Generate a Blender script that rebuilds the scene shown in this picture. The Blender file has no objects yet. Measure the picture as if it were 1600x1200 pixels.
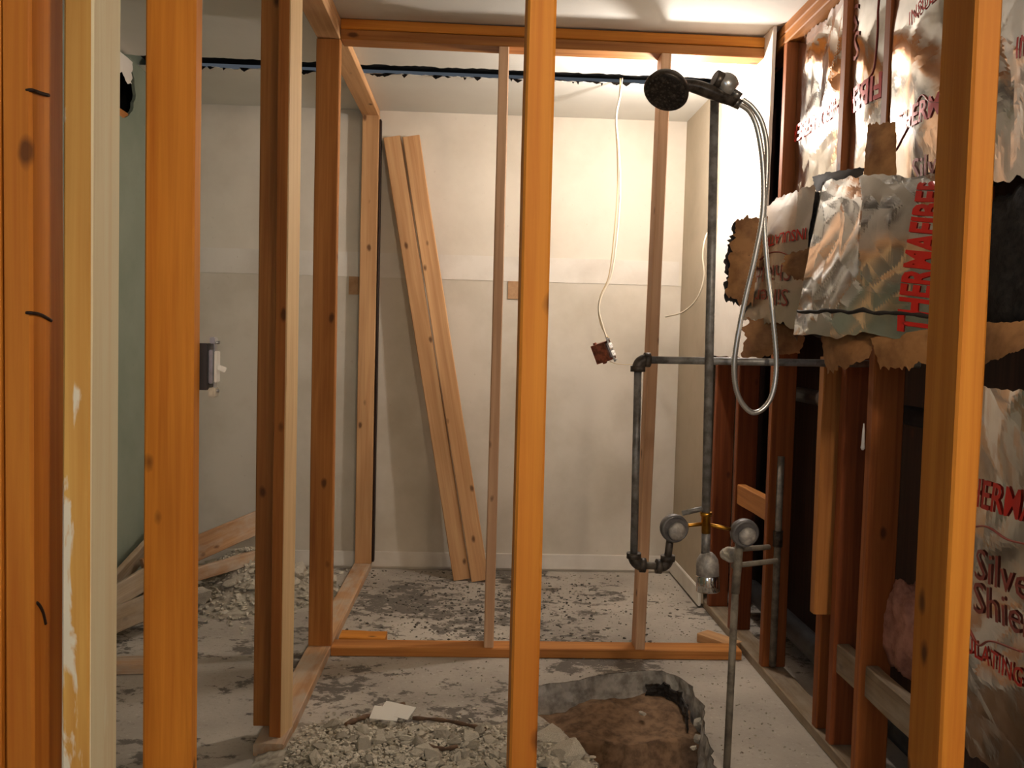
import bpy, bmesh, math, random
from mathutils import Vector, Matrix, noise, geometry
random.seed(7)
S = bpy.context.scene
COL = S.collection
V = Vector
# ------------------------------------------------------------------ camera
YAW, PITCH, ROLL, CAMH, FPX = 0.0406, 0.0486, 0.0262, 1.239, 1340.5
_d = V((math.sin(YAW)*math.cos(PITCH), math.cos(YAW)*math.cos(PITCH), -math.sin(PITCH)))
_r0 = V((math.cos(YAW), -math.sin(YAW), 0)); _u0 = _r0.cross(_d)
_r = math.cos(ROLL)*_r0 + math.sin(ROLL)*_u0
_u = -math.sin(ROLL)*_r0 + math.cos(ROLL)*_u0
cam = bpy.data.cameras.new('camera'); co = bpy.data.objects.new('camera', cam); COL.objects.link(co)
m3 = Matrix((_r, _u, -_d)).transposed()
co.matrix_world = Matrix.Translation((0, 0, CAMH)) @ m3.to_4x4()
cam.sensor_width = 36; cam.lens = 36*FPX/1600; cam.clip_start = .02
S.camera = co
def _ray(x, y): return _d + _r*((x-800)/FPX) - _u*((y-600)/FPX)
C0 = V((0, 0, CAMH))
def atY(x, y, Y): v = _ray(x, y); return C0 + v*(Y/v.y)
def atX(x, y, X): v = _ray(x, y); return C0 + v*(X/v.x)
def atZ(x, y, Z): v = _ray(x, y); return C0 + v*((Z-CAMH)/v.z)
# ------------------------------------------------------------------ world, lights, exposure
w = bpy.data.worlds.new('world'); S.world = w; w.use_nodes = True
w.node_tree.nodes['Background'].inputs[0].default_value = (.62, .72, .85, 1)
w.node_tree.nodes['Background'].inputs[1].default_value = .10
S.view_settings.view_transform = 'Standard'; S.view_settings.look = 'None'
S.view_settings.gamma = 1; S.view_settings.exposure = 0.0
def light(name, typ, loc, power, col, size=.1, target=None, **k):
    l = bpy.data.lights.new(name, typ); l.energy = power; l.color = col
    if typ == 'AREA': l.size = size
    else: l.shadow_soft_size = size
    for a, b in k.items(): setattr(l, a, b)
    o = bpy.data.objects.new(name, l); COL.objects.link(o); o.location = loc
    if target is not None:
        o.rotation_euler = (V(target)-V(loc)).to_track_quat('-Z', 'Y').to_euler()
    return o
light('bare_bulb_light', 'POINT', (.80, 3.58, 2.17), 36, (1, .91, .83), .035)
light('room_lamp_light', 'POINT', (.95, -.5, 2.32), 82, (1, .82, .62), .12)
light('window_daylight', 'AREA', (-.9, -1.7, 1.6), 10, (.55, .76, 1), .8, (0.6, 2.2, 1.2))
# ------------------------------------------------------------------ materials
def srgb(r, g, b):
    f = lambda c: (c/255/12.92) if c/255 <= .04045 else ((c/255+.055)/1.055)**2.4
    return (f(r), f(g), f(b), 1)
class NT:
    def __init__(s, name):
        s.m = bpy.data.materials.new(name); s.m.use_nodes = True
        s.t = s.m.node_tree; s.b = s.t.nodes['Principled BSDF']
    def n(s, typ, **k):
        x = s.t.nodes.new(typ)
        for a, b in k.items():
            if a.startswith('i_'): x.inputs[int(a[2:]) if a[2:].isdigit() else a[2:]].default_value = b
            else: setattr(x, a, b)
        return x
    def l(s, a, b): s.t.links.new(a, b)
    def coords(s, scale, rnd=True):
        tc = s.n('ShaderNodeTexCoord'); mp = s.n('ShaderNodeMapping'); mp.inputs['Scale'].default_value = scale
        if rnd:
            oi = s.n('ShaderNodeObjectInfo'); mu = s.n('ShaderNodeVectorMath', operation='SCALE')
            mu.inputs[0].default_value = (37, 53, 71); s.l(oi.outputs['Random'], mu.inputs['Scale'])
            s.l(mu.outputs[0], mp.inputs['Location'])
        s.l(tc.outputs['Object'], mp.inputs['Vector']); return mp.outputs[0]
    def noise(s, vec, scale, detail=3, rough=.55, dist=0):
        x = s.n('ShaderNodeTexNoise'); x.inputs['Scale'].default_value = scale; x.inputs['Detail'].default_value = detail
        x.inputs['Roughness'].default_value = rough; x.inputs['Distortion'].default_value = dist
        s.l(vec, x.inputs['Vector']); return x.outputs['Fac']
    def ramp(s, fac, stops):
        r = s.n('ShaderNodeValToRGB'); e = r.color_ramp.elements
        while len(e) < len(stops): e.new(.5)
        for i, (p, c) in enumerate(stops): e[i].position = p; e[i].color = c if len(c) == 4 else (*c, 1)
        s.l(fac, r.inputs[0]); return r.outputs[0]
    def mix(s, a, b, fac, mode='MIX'):
        x = s.n('ShaderNodeMix', data_type='RGBA', blend_type=mode)
        for v, i in ((fac, 0), (a, 6), (b, 7)):
            if hasattr(v, 'links'): s.l(v, x.inputs[i])
            else: x.inputs[i].default_value = v
        return x.outputs[2]
    def math(s, op, a, b=0.):
        x = s.n('ShaderNodeMath', operation=op)
        for v, i in ((a, 0), (b, 1)):
            if hasattr(v, 'links'): s.l(v, x.inputs[i])
            else: x.inputs[i].default_value = v
        return x.outputs[0]
    def bump(s, h, strength=.3, dist=.002):
        x = s.n('ShaderNodeBump'); x.inputs['Strength'].default_value = strength; x.inputs['Distance'].default_value = dist
        s.l(h, x.inputs['Height']); s.l(x.outputs[0], s.b.inputs['Normal'])
    def done(s, col=None, rough=.6, metal=0., spec=None):
        if col is not None:
            if hasattr(col, 'links'): s.l(col, s.b.inputs['Base Color'])
            else: s.b.inputs['Base Color'].default_value = col
        if hasattr(rough, 'links'): s.l(rough, s.b.inputs['Roughness'])
        else: s.b.inputs['Roughness'].default_value = rough
        s.b.inputs['Metallic'].default_value = metal
        if spec is not None: s.b.inputs['Specular IOR Level'].default_value = spec
        return s.m
def wood(name, base, dark, knot=srgb(70, 36, 16), paint=None, dust=0., contrast=1., side=None):
    s = NT(name)
    g = s.noise(s.coords((55, 55, 1.6)), 1, 4, .6, .6)
    col = s.ramp(g, [(.5-.22/contrast, dark), (.5+.16/contrast, base)])
    big = s.noise(s.coords((9, 9, 1.1)), 1, 2)
    col = s.mix(col, s.ramp(big, [(.32, (.62, .55, .48, 1)), (.6, (1, 1, 1, 1))]), .75, 'MULTIPLY')
    oi = s.n('ShaderNodeObjectInfo')
    hs = s.n('ShaderNodeHueSaturation'); s.l(s.math('ADD', s.math('MULTIPLY', oi.outputs['Random'], .26), .86), hs.inputs['Value'])
    s.l(col, hs.inputs['Color']); col = hs.outputs[0]
    vo = s.n('ShaderNodeTexVoronoi'); vo.inputs['Scale'].default_value = 1
    s.l(s.coords((10, 10, 5.5)), vo.inputs['Vector'])
    nz = s.noise(s.coords((40, 40, 20)), 1, 2)
    d = s.math('ADD', vo.outputs['Distance'], s.math('MULTIPLY', nz, .10))
    kf = s.ramp(d, [(.11, (1, 1, 1, 1)), (.18, (0, 0, 0, 1))])
    col = s.mix(col, knot, s.math('MULTIPLY', kf, .8))
    if dust:
        dn = s.noise(s.coords((14, 14, 6)), 1, 4)
        col = s.mix(col, srgb(185, 175, 160), s.math('MULTIPLY', s.ramp(dn, [(.4, (0, 0, 0, 1)), (.65, (1, 1, 1, 1))]), dust))
    if paint:
        tc = s.n('ShaderNodeTexCoord'); sp = s.n('ShaderNodeSeparateXYZ'); s.l(tc.outputs['Object'], sp.inputs[0])
        pn = s.noise(s.coords((30, 30, 7)), 1, 5, .6, .5)
        lft = s.ramp(s.math('ADD', s.math('MULTIPLY', sp.outputs[0], 14), .5), [(.12, (.27, .27, .27, 1)), (.6, (0, 0, 0, 1))])
        low = s.ramp(s.math('MULTIPLY', sp.outputs[2], .4), [(.22, (.13, .13, .13, 1)), (.5, (.0, .0, .0, 1))])
        f = s.math('ADD', s.math('ADD', pn, lft), low)
        col = s.mix(col, paint, s.ramp(f, [(.74, (0, 0, 0, 1)), (.80, (1, 1, 1, 1))]))
    if side:      # right face paler: weathered wood on one stud, painted-in lamplight on another
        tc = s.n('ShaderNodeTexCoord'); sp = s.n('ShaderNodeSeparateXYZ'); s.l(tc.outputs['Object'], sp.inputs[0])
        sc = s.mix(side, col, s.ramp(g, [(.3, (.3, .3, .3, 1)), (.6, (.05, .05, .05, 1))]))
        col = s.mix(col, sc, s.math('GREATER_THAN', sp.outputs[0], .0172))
    s.bump(g, .25, .001)
    return s.done(col, .62, 0, .3)
M = {}
M['amber'] = wood('wood_amber', srgb(220, 146, 54), srgb(196, 116, 36))
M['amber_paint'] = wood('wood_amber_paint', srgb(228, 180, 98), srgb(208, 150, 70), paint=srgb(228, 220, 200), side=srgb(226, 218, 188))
M['brown_lit_side'] = wood('wood_brown_lit_edge', srgb(190, 122, 62), srgb(158, 94, 44), side=srgb(232, 200, 150))  # pale right face has the lamplight falling on this stud painted in
M['brown'] = wood('wood_brown', srgb(190, 128, 66), srgb(158, 98, 46))
M['pale'] = wood('wood_pale', srgb(216, 172, 124), srgb(194, 144, 98))
M['tancross'] = wood('wood_tan', srgb(226, 186, 150), srgb(202, 158, 122))
M['dusty'] = wood('wood_dusty', srgb(196, 156, 116), srgb(160, 118, 82), dust=.75)
M['red'] = wood('wood_red', srgb(150, 82, 42), srgb(116, 58, 28), srgb(60, 28, 14))
M['redbrown'] = wood('wood_redbrown', srgb(164, 96, 46), srgb(132, 70, 30), srgb(60, 28, 14))
M['grey'] = wood('wood_weathered', srgb(166, 146, 118), srgb(126, 106, 84), dust=.4)
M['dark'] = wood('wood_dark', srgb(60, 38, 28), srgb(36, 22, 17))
def plaster(name, c1, c2, sc=2.2, bump=.12, rough=.85):
    s = NT(name); v = s.coords((1, 1, 1), False)
    n1 = s.noise(v, sc, 5, .6)
    col = s.mix(c1, c2, s.ramp(n1, [(.42, (0, 0, 0, 1)), (.7, (1, 1, 1, 1))]))
    n3 = s.noise(v, 38, 3, .6)
    col = s.mix(col, c2, s.ramp(n3, [(.68, (0, 0, 0, 1)), (.74, (.7, .7, .7, 1))]))
    s.bump(s.noise(v, 160, 2), bump, .002)
    return s.done(col, rough, 0, .2)
M['wall'] = plaster('painted_wall', srgb(226, 218, 204), srgb(212, 203, 188))
M['wall_low'] = plaster('scuffed_wall', srgb(214, 206, 192), srgb(194, 185, 168))
M['wall_green'] = plaster('sage_wall', srgb(140, 148, 132), srgb(126, 136, 120))
M['ceil'] = plaster('painted_ceiling', srgb(222, 220, 212), srgb(214, 211, 202), 1.5, .2)
M['drywall'] = plaster('bare_drywall', srgb(236, 230, 220), srgb(226, 218, 206), 3, .1)
M['tan'] = plaster('taupe_wall', srgb(188, 174, 152), srgb(176, 162, 140), 3, .25)
M['white_trim'] = plaster('white_trim', srgb(228, 222, 212), srgb(208, 200, 188), 3)
def dirtfloor():
    s = NT('dirty_concrete'); v = s.coords((1, 1, 1), False)
    big = s.noise(v, 1.6, 3)
    col = s.mix(srgb(186, 178, 166), srgb(150, 142, 132), s.ramp(big, [(.35, (0, 0, 0, 1)), (.65, (1, 1, 1, 1))]))
    mp = s.n('ShaderNodeMapping'); mp.inputs['Rotation'].default_value = (0, 0, .5); mp.inputs['Scale'].default_value = (1, 1.35, 1)
    s.l(v, mp.inputs['Vector'])
    pat = s.noise(mp.outputs[0], 11, 6, .70, .15)
    msk = s.noise(v, 1.7, 2)
    sp = s.n('ShaderNodeSeparateXYZ'); s.l(v, sp.inputs[0])
    clean = s.math('MULTIPLY', s.ramp(sp.outputs[0], [(.70, (0, 0, 0, 1)), (.85, (1, 1, 1, 1))]), s.ramp(s.math('MULTIPLY', sp.outputs[1], .25), [(.80, (1, 1, 1, 1)), (.84, (0, 0, 0, 1))]))
    f = s.math('SUBTRACT', s.math('ADD', pat, s.math('MULTIPLY', msk, .8)), s.math('MULTIPLY', clean, .18))
    col = s.mix(col, srgb(92, 86, 80), s.ramp(s.math('MULTIPLY', f, .5), [(.462, (0, 0, 0, 1)), (.492, (.85, .85, .85, 1))]))
    fine = s.noise(v, 55, 4, .65)
    col = s.mix(col, srgb(92, 86, 78), s.ramp(fine, [(.58, (0, 0, 0, 1)), (.72, (.4, .4, .4, 1))]))
    col = s.mix(col, srgb(208, 202, 192), s.ramp(fine, [(.30, (.35, .35, .35, 1)), (.40, (0, 0, 0, 1))]))
    s.bump(s.math('ADD', pat, s.math('MULTIPLY', fine, .5)), .6, .006)
    return s.done(col, .9, 0, .15)
M['floor'] = dirtfloor()
def simple(name, c, rough=.5, metal=0., nscale=0, c2=None, bump=0., lo=.4, hi=.65, spec=None):
    s = NT(name); col = c
    if nscale:
        v = s.coords((1, 1, 1)); n = s.noise(v, nscale, 4, .6)
        col = s.mix(c, c2, s.ramp(n, [(lo, (0, 0, 0, 1)), (hi, (1, 1, 1, 1))]))
        if bump: s.bump(n, bump, .003)
    return s.done(col, rough, metal, spec)
M['concrete'] = simple('broken_concrete', srgb(184, 180, 172), .9, 0, 22, srgb(134, 130, 122), .8)
M['soil'] = simple('soil', srgb(132, 104, 78), .95, 0, 30, srgb(92, 70, 50), .9)
M['rubble'] = simple('plaster_rubble', srgb(206, 198, 182), .9, 0, 28, srgb(164, 156, 138), .7)
M['rubble2'] = simple('mortar_rubble', srgb(178, 170, 154), .9, 0, 30, srgb(134, 126, 112), .7)
M['scab'] = simple('dark_mortar', srgb(112, 106, 98), .95, 0, 30, srgb(84, 78, 72), .5)
M['galv'] = simple('galvanised_pipe', srgb(150, 149, 147), .45, .35, 26, srgb(104, 100, 96), .25)
M['galv_dirty'] = simple('dusty_pipe', srgb(140, 132, 118), .7, .3, 24, srgb(96, 88, 78), .3)
M['iron'] = simple('black_iron_fitting', srgb(92, 84, 76), .5, .35, 40, srgb(42, 36, 32), .4)
M['brass'] = simple('brass', srgb(196, 146, 58), .35, 1, 30, srgb(156, 106, 40), .1)
M['chrome'] = simple('chrome', srgb(210, 210, 212), .12, 1)
M['chrome_dull'] = simple('dull_chrome', srgb(150, 149, 147), .3, .9, 30, srgb(100, 98, 96), .1)
M['chrome_hose'] = simple('hose_chrome', srgb(196, 195, 192), .28, .75)
M['escut'] = simple('plaster_spattered_valve', srgb(150, 146, 142), .55, .35, 60, srgb(190, 184, 176), .5)
M['valve_ring'] = simple('valve_grey', srgb(128, 126, 126), .5, .5, 20, srgb(96, 94, 94))
M['gunmetal'] = simple('gunmetal', srgb(98, 90, 82), .3, .6, 40, srgb(50, 44, 40))
M['nozzle'] = simple('limescaled_nozzle_face', srgb(40, 35, 32), .5, .2, 70, srgb(96, 88, 80), .3, .5, .72)
M['cable'] = simple('cable_sheath', srgb(222, 212, 190), .45)
M['copperwire'] = simple('tan_cable_sheath', srgb(186, 164, 124), .45)  # even tan tone of the thin cable and the loose wire
M['boxbrown'] = simple('bakelite_box', srgb(150, 84, 60), .45, 0, 40, srgb(84, 42, 30), .2)
M['steel'] = simple('zinc_steel', srgb(190, 192, 196), .3, .9, 30, srgb(150, 152, 156))
M['toggle'] = simple('white_plastic', srgb(232, 230, 226), .35)
M['blackplastic'] = simple('dark_plastic', srgb(52, 50, 54), .5)
M['kraft'] = simple('kraft_paper', srgb(172, 124, 76), .7, 0, 14, srgb(128, 86, 50), .3)
M['tar'] = simple('tarred_paper', srgb(46, 40, 36), .7, 0, 20, srgb(26, 22, 20), .5)
M['wool'] = simple('dark_mineral_wool', srgb(44, 40, 38), .95, 0, 60, srgb(20, 18, 18), 1.0)
M['pinkwool'] = simple('pinkish_glass_wool', srgb(196, 142, 124), .95, 0, 24, srgb(160, 108, 92), .8)
M['blackgap'] = simple('shaded_gap', srgb(26, 23, 21), .9, 0, 30, srgb(14, 12, 12), .5)  # near-black backing colour stands in for the shade inside the gaps
M['paper'] = simple('white_card', srgb(226, 222, 212), .7)
M['abs'] = simple('black_drain_pipe', srgb(58, 58, 60), .45, .1, 18, srgb(40, 38, 38))
M['root'] = simple('root_stick', srgb(110, 84, 62), .8, 0, 40, srgb(80, 58, 42), .4)
M['ink_red'] = simple('red_ink', srgb(196, 38, 30), .4, .15)
M['ink_dim'] = simple('faded_red_ink', srgb(150, 74, 66), .4, .3)
M['cardpatch'] = simple('tan_patch', srgb(188, 150, 112), .8, 0, 30, srgb(170, 130, 92))
M['nail'] = simple('rusty_nail', srgb(48, 34, 28), .6, .5)
def foil(name, c=srgb(222, 220, 216), rough=.2, b=.25):
    s = NT(name); v = s.coords((1, 1, 1))
    n = s.noise(v, 9, 1, .4, .6)
    s.bump(n, b, .006)
    dirt = s.noise(v, 7, 4)
    col = s.mix(c, srgb(176, 170, 160), s.ramp(dirt, [(.45, (0, 0, 0, 1)), (.75, (1, 1, 1, 1))]))
    return s.done(col, rough, 1.)
M['foil'] = foil('aluminium_foil_facing', rough=.13)
M['foil_soft'] = foil('dull_foil_facing', srgb(188, 184, 178), .34, .3)
# ------------------------------------------------------------------ object helpers
WM = {}
def mk(name, me, mat, parent=None, mw=None):
    o = bpy.data.objects.new(name, me); COL.objects.link(o)
    mw = mw or Matrix.Identity(4)
    if mat is not None and me is not None and not me.materials: me.materials.append(mat)
    if parent is not None:
        o.parent = parent; o.matrix_local = WM[parent.name].inverted() @ mw
    else: o.matrix_local = mw
    WM[o.name] = mw.copy(); return o
def tag(o, label, cat, group=None, kind=None):
    o['label'] = label
    if cat: o['category'] = cat
    if group: o['group'] = group
    if kind: o['kind'] = kind
    return o
def thing(name, label, cat, loc=(0, 0, 0), group=None):
    return tag(mk(name, None, None, None, Matrix.Translation(loc)), label, cat, group)
def struct(o): o['kind'] = 'structure'; return o
def mesh(name, vs, fs, smooth=False):
    me = bpy.data.meshes.new(name); me.from_pydata([tuple(v) for v in vs], [], fs); me.update()
    if smooth: me.polygons.foreach_set('use_smooth', [True]*len(me.polygons))
    return me
def bm_mesh(bm, name, smooth=False):
    bmesh.ops.recalc_face_normals(bm, faces=bm.faces)
    me = bpy.data.meshes.new(name); bm.to_mesh(me); bm.free()
    if smooth: me.polygons.foreach_set('use_smooth', [True]*len(me.polygons))
    return me
def box_mesh(lo, hi, bev=0., name='box'):
    bm = bmesh.new(); bmesh.ops.create_cube(bm, size=1)
    for v in bm.verts:
        for i in range(3): v.co[i] = lo[i] + (v.co[i]+.5)*(hi[i]-lo[i])
    if bev: bmesh.ops.bevel(bm, geom=bm.edges[:], offset=bev, segments=2, affect='EDGES')
    return bm_mesh(bm, name)
def board_mesh(L, w, t, seed=0, segs=8, warp=.0015, cut=0.):
    """timber: long axis +Z, width along X, thickness along Y, eased edges, slight wane and warp"""
    r = random.Random(seed); c = .0035
    prof = [(-w/2+c, -t/2), (w/2-c, -t/2), (w/2, -t/2+c), (w/2, t/2-c), (w/2-c, t/2), (-w/2+c, t/2), (-w/2, t/2-c), (-w/2, -t/2+c)]
    vs, fs = [], []
    a, b = r.uniform(0, 6), r.uniform(0, 6)
    for i in range(segs+1):
        f = i/segs; z = f*L; ox = warp*math.sin(3*f+a)*r.uniform(.6, 1.4); oy = warp*math.sin(4*f+b)
        for x, y in prof:
            zz = z + (cut*(x/w) if i == segs else 0)
            vs.append((x+ox+r.uniform(-1, 1)*.0005, y+oy+r.uniform(-1, 1)*.0005, zz))
    for i in range(segs):
        for k in range(8):
            p, q = i*8+k, i*8+(k+1) % 8
            fs.append((p, q, q+8, p+8))
    fs.append(tuple(range(7, -1, -1))); fs.append(tuple(range(segs*8, segs*8+8)))
    return mesh('timber', vs, fs)
def frame_mat(p0, p1, wdir):
    z = (p1-p0).normalized(); x = (V(wdir) - z*V(wdir).dot(z)).normalized(); y = z.cross(x)
    return Matrix.Translation(p0) @ Matrix((x, y, z)).transposed().to_4x4()
_bs = [0]
def board(name, p0, p1, w, t, wdir, mat, parent=None, **k):
    """p0,p1: ends of the centre line; wdir: direction of the width"""
    p0, p1 = V(p0), V(p1); _bs[0] += 1
    return mk(name, board_mesh((p1-p0).length, w, t, _bs[0], **k), M[mat], parent, frame_mat(p0, p1, wdir))
def smooth_path(pts, n=8):
    out = []; P = [V(p) for p in pts]; P = [P[0]*2-P[1]] + P + [P[-1]*2-P[-2]]
    for i in range(1, len(P)-2):
        for k in range(n):
            t = k/n; a, b, c, d = P[i-1], P[i], P[i+1], P[i+2]
            out.append(.5*((2*b)+(c-a)*t+(2*a-5*b+4*c-d)*t*t+(3*b-a-3*c+d)*t*t*t))
    out.append(P[-2]); return out
def tube_mesh(pts, rad, n=12, name='tube', cap=True):
    pts = [V(p) for p in pts]; vs, fs = [], []
    R = rad if callable(rad) else (lambda i: rad)
    t0 = (pts[1]-pts[0]).normalized(); nx = t0.orthogonal().normalized()
    for i, p in enumerate(pts):
        t = (pts[min(i+1, len(pts)-1)]-pts[max(i-1, 0)]).normalized()
        nx = (nx - t*nx.dot(t)).normalized(); ny = t.cross(nx)
        for k in range(n):
            a = 2*math.pi*k/n; vs.append(p+(nx*math.cos(a)+ny*math.sin(a))*R(i))
    for i in range(len(pts)-1):
        for k in range(n):
            p, q = i*n+k, i*n+(k+1) % n; fs.append((p, q, q+n, p+n))
    if cap: fs.append(tuple(range(n-1, -1, -1))); fs.append(tuple(range((len(pts)-1)*n, len(pts)*n)))
    me = mesh(name, vs, fs)
    me.polygons.foreach_set('use_smooth', [len(f) == 4 for f in fs]); return me
def lathe_mesh(prof, n=28, name='lathe'):
    """profile (r,z) revolved around Z"""
    vs, fs = [], []
    for r, z in prof:
        for k in range(n):
            a = 2*math.pi*k/n; vs.append((r*math.cos(a), r*math.sin(a), z))
    for i in range(len(prof)-1):
        for k in range(n):
            p, q = i*n+k, i*n+(k+1) % n; fs.append((p, q, q+n, p+n))
    fs.append(tuple(range(n-1, -1, -1))); fs.append(tuple(range((len(prof)-1)*n, len(prof)*n)))
    me = mesh(name, vs, fs); me.polygons.foreach_set('use_smooth', [len(f) == 4 for f in fs]); return me
def axis_mat(loc, d): return Matrix.Translation(loc) @ V(d).to_track_quat('Z', 'Y').to_matrix().to_4x4()
def slab(outer, holes, thick, fn, name='slab', steiner=0.):
    """2-D polygon with holes -> solid; fn(u,v,w) maps to world, w=0 is the seen face, w=thick the back"""
    loops = [outer]+holes; pts, edges = [], []
    for lp in loops:
        b = len(pts); pts += [V((p[0], p[1])) for p in lp]; edges += [(b+i, b+(i+1) % len(lp)) for i in range(len(lp))]
    if steiner:
        us = [p[0] for p in outer]; vs_ = [p[1] for p in outer]; u = min(us)+steiner
        while u < max(us):
            v = min(vs_)+steiner
            while v < max(vs_): pts.append(V((u+random.uniform(-.2, .2)*steiner, v+random.uniform(-.2, .2)*steiner))); v += steiner
            u += steiner
    cv, ce, cf, ov, oe, of = geometry.delaunay_2d_cdt(pts, edges, [], 0, 1e-6)
    def inside(p, lp):
        c = False; j = len(lp)-1
        for i in range(len(lp)):
            if (lp[i][1] > p[1]) != (lp[j][1] > p[1]) and p[0] < (lp[j][0]-lp[i][0])*(p[1]-lp[i][1])/(lp[j][1]-lp[i][1])+lp[i][0]: c = not c
            j = i
        return c
    tris = []
    for f in cf:
        c = sum((cv[i] for i in f), V((0, 0)))/len(f)
        if inside(c, outer) and not any(inside(c, h) for h in holes): tris.append(tuple(f))
    used = sorted({i for t in tris for i in t}); ix = {i: k for k, i in enumerate(used)}; n = len(used)
    vs = [fn(cv[i].x, cv[i].y, 0) for i in used]+[fn(cv[i].x, cv[i].y, thick) for i in used]
    fs = [tuple(ix[i] for i in t) for t in tris]
    cnt = {}
    for t in fs:
        for a in range(len(t)):
            e = (t[a], t[(a+1) % len(t)]); cnt[e] = 1
    fs2 = fs+[tuple(i+n for i in reversed(t)) for t in fs]
    for (a, b) in cnt:
        if (b, a) not in cnt: fs2.append((b, a, a+n, b+n))
    bm = bmesh.new(); me = mesh(name, vs, fs2); bm.from_mesh(me); bpy.data.meshes.remove(me)
    return bm_mesh(bm, name)
def ragged(p, q, step, amp, seed):
    r = random.Random(seed); p, q = V(p), V(q); L = (q-p).length; n = max(2, int(L/step)); d = (q-p)/L; nn = V((-d.y, d.x)); out = []
    for i in range(n):
        f = i/n; a = 0 if i == 0 else amp*(noise.noise(V((f*L*14, seed*7.3, 0)))*1.2+r.uniform(-.5, .5))
        out.append(tuple(p+(q-p)*f+nn*a))
    return out
# ------------------------------------------------------------------ the setting
XR, YB, H = 1.10, 4.61, 2.44
XLW = -1.56
hole = [(.20, 3.02), (.30, 3.07), (.42, 3.11), (.55, 3.17), (.66, 3.20), (.735, 3.20), (.785, 3.14), (.815, 3.05), (.80, 2.96), (.815, 2.88), (.79, 2.80), (.765, 2.70), (.752, 2.58),
        (.738, 2.44), (.735, 2.25), (.69, 2.08), (.58, 2.02), (.45, 2.06), (.38, 2.2), (.37, 2.36), (.385, 2.47), (.35, 2.57), (.31, 2.65), (.27, 2.72), (.225, 2.80), (.19, 2.90)]
hole2 = []
for i, p in enumerate(hole):
    q = hole[(i+1) % len(hole)]; hole2 += ragged(p, q, .025, .010, i+3)
floor = struct(mk('floor', slab([(-3.2, -1.9), (2.6, -1.9), (2.6, 5.0), (-3.2, 5.0)], [hole2], .13,
        lambda u, v, w: V((u + (noise.noise(V((u*9, v*9, 3)))*.012 if w else 0), v + (noise.noise(V((u*9, v*9, 8)))*.012 if w else 0), -w)), 'floor'), M['floor']))
# raw edge of the broken slab, lining the hole
vs, fs = [], []
HN = len(hole2); cen = V((sum(p[0] for p in hole2)/HN, sum(p[1] for p in hole2)/HN))
for j in range(5):
    for i, p in enumerate(hole2):
        pp = V(p); inn = (cen-pp).normalized(); k = j/4
        off = .003 + .02*k + .012*noise.noise(V((p[0]*22, p[1]*22, j*1.7)))*(1 if j else 0)
        q = pp+inn*max(.001, off); vs.append((q.x, q.y, -.001-.14*k))
for j in range(4):
    for i in range(HN): fs.append((j*HN+i, j*HN+(i+1) % HN, (j+1)*HN+(i+1) % HN, (j+1)*HN+i))
mk('broken_slab_edge', mesh('slab_edge', vs, fs), M['concrete'], floor)
# soil in the pit
vs, fs = [], []; NX, NY = 46, 70
for j in range(NY+1):
    for i in range(NX+1):
        x = .10+.82*i/NX; y = 1.9+1.42*j/NY
        edge = 2.80 + .05*noise.noise(V((x*6, 0, 4)))+.02*noise.noise(V((x*25, 2, 4)))
        z = -.19 if y < edge else -.095
        z += .03*noise.noise(V((x*5, y*5, 1)))+.012*noise.noise(V((x*24, y*24, 1)))
        vs.append((x, y, z))
for j in range(NY):
    for i in range(NX): a = j*(NX+1)+i; fs.append((a, a+1, a+NX+2, a+NX+1))
tag(mk('pit_soil', mesh('soil', vs, fs, True), M['soil']), 'dark brown soil at the bottom of the broken hole in the concrete floor', 'soil', kind='stuff')
# walls
def boxs(name, lo, hi, mat, parent=None, bev=0.):
    return mk(name, box_mesh(lo, hi, bev), M[mat], parent)
wb = struct(boxs('wall_back', (XLW-.3, YB, -.1), (XR+.5, YB+.12, H+.1), 'wall'))
boxs('lower_wall_panel', (XLW, YB-.004, .0), (XR-.015, YB-.0005, 1.565), 'wall_low', wb)
boxs('patch_strip', (XLW, YB-.007, 1.565), (XR-.03, YB-.0005, 1.695), 'white_trim', wb)
for px in (555, 803):
    c = atY(px, 446 if px > 700 else 440, YB)
    boxs('tan_patch', (c.x-.032, YB-.011, 1.47), (c.x+.032, YB-.003, 1.565), 'cardpatch', wb)
bb = struct(boxs('baseboard_back', (XLW, YB-.016, .012), (XR-.02, YB-.004, .095), 'white_trim', None, .003))
# left wall with a torn corner
tear = []
for i, (y, z) in enumerate([(3.60, 2.20), (3.72, 2.15), (3.85, 2.17), (3.93, 2.22), (3.97, 2.30), (3.95, 2.37), (3.84, 2.41), (3.72, 2.40), (3.64, 2.35), (3.57, 2.28)]): tear.append((y, z))
t2 = []
for i, p in enumerate(tear): t2 += ragged(p, tear[(i+1) % len(tear)], .02, .014, 40+i)
wl = struct(mk('wall_left', slab([(-1.9, -.1), (YB+.05, -.1), (YB+.05, H+.05), (-1.9, H+.05)], [t2], .014, lambda u, v, w: V((XLW-w, u, v)), 'wall_left'), M['wall_green']))
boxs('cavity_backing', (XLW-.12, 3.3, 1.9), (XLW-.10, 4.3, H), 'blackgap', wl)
board('cavity_block', (XLW-.03, 3.5, 2.185), (XLW-.03, 4.05, 2.185), .05, .038, (1, 0, 0), 'brown', wl)
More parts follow.
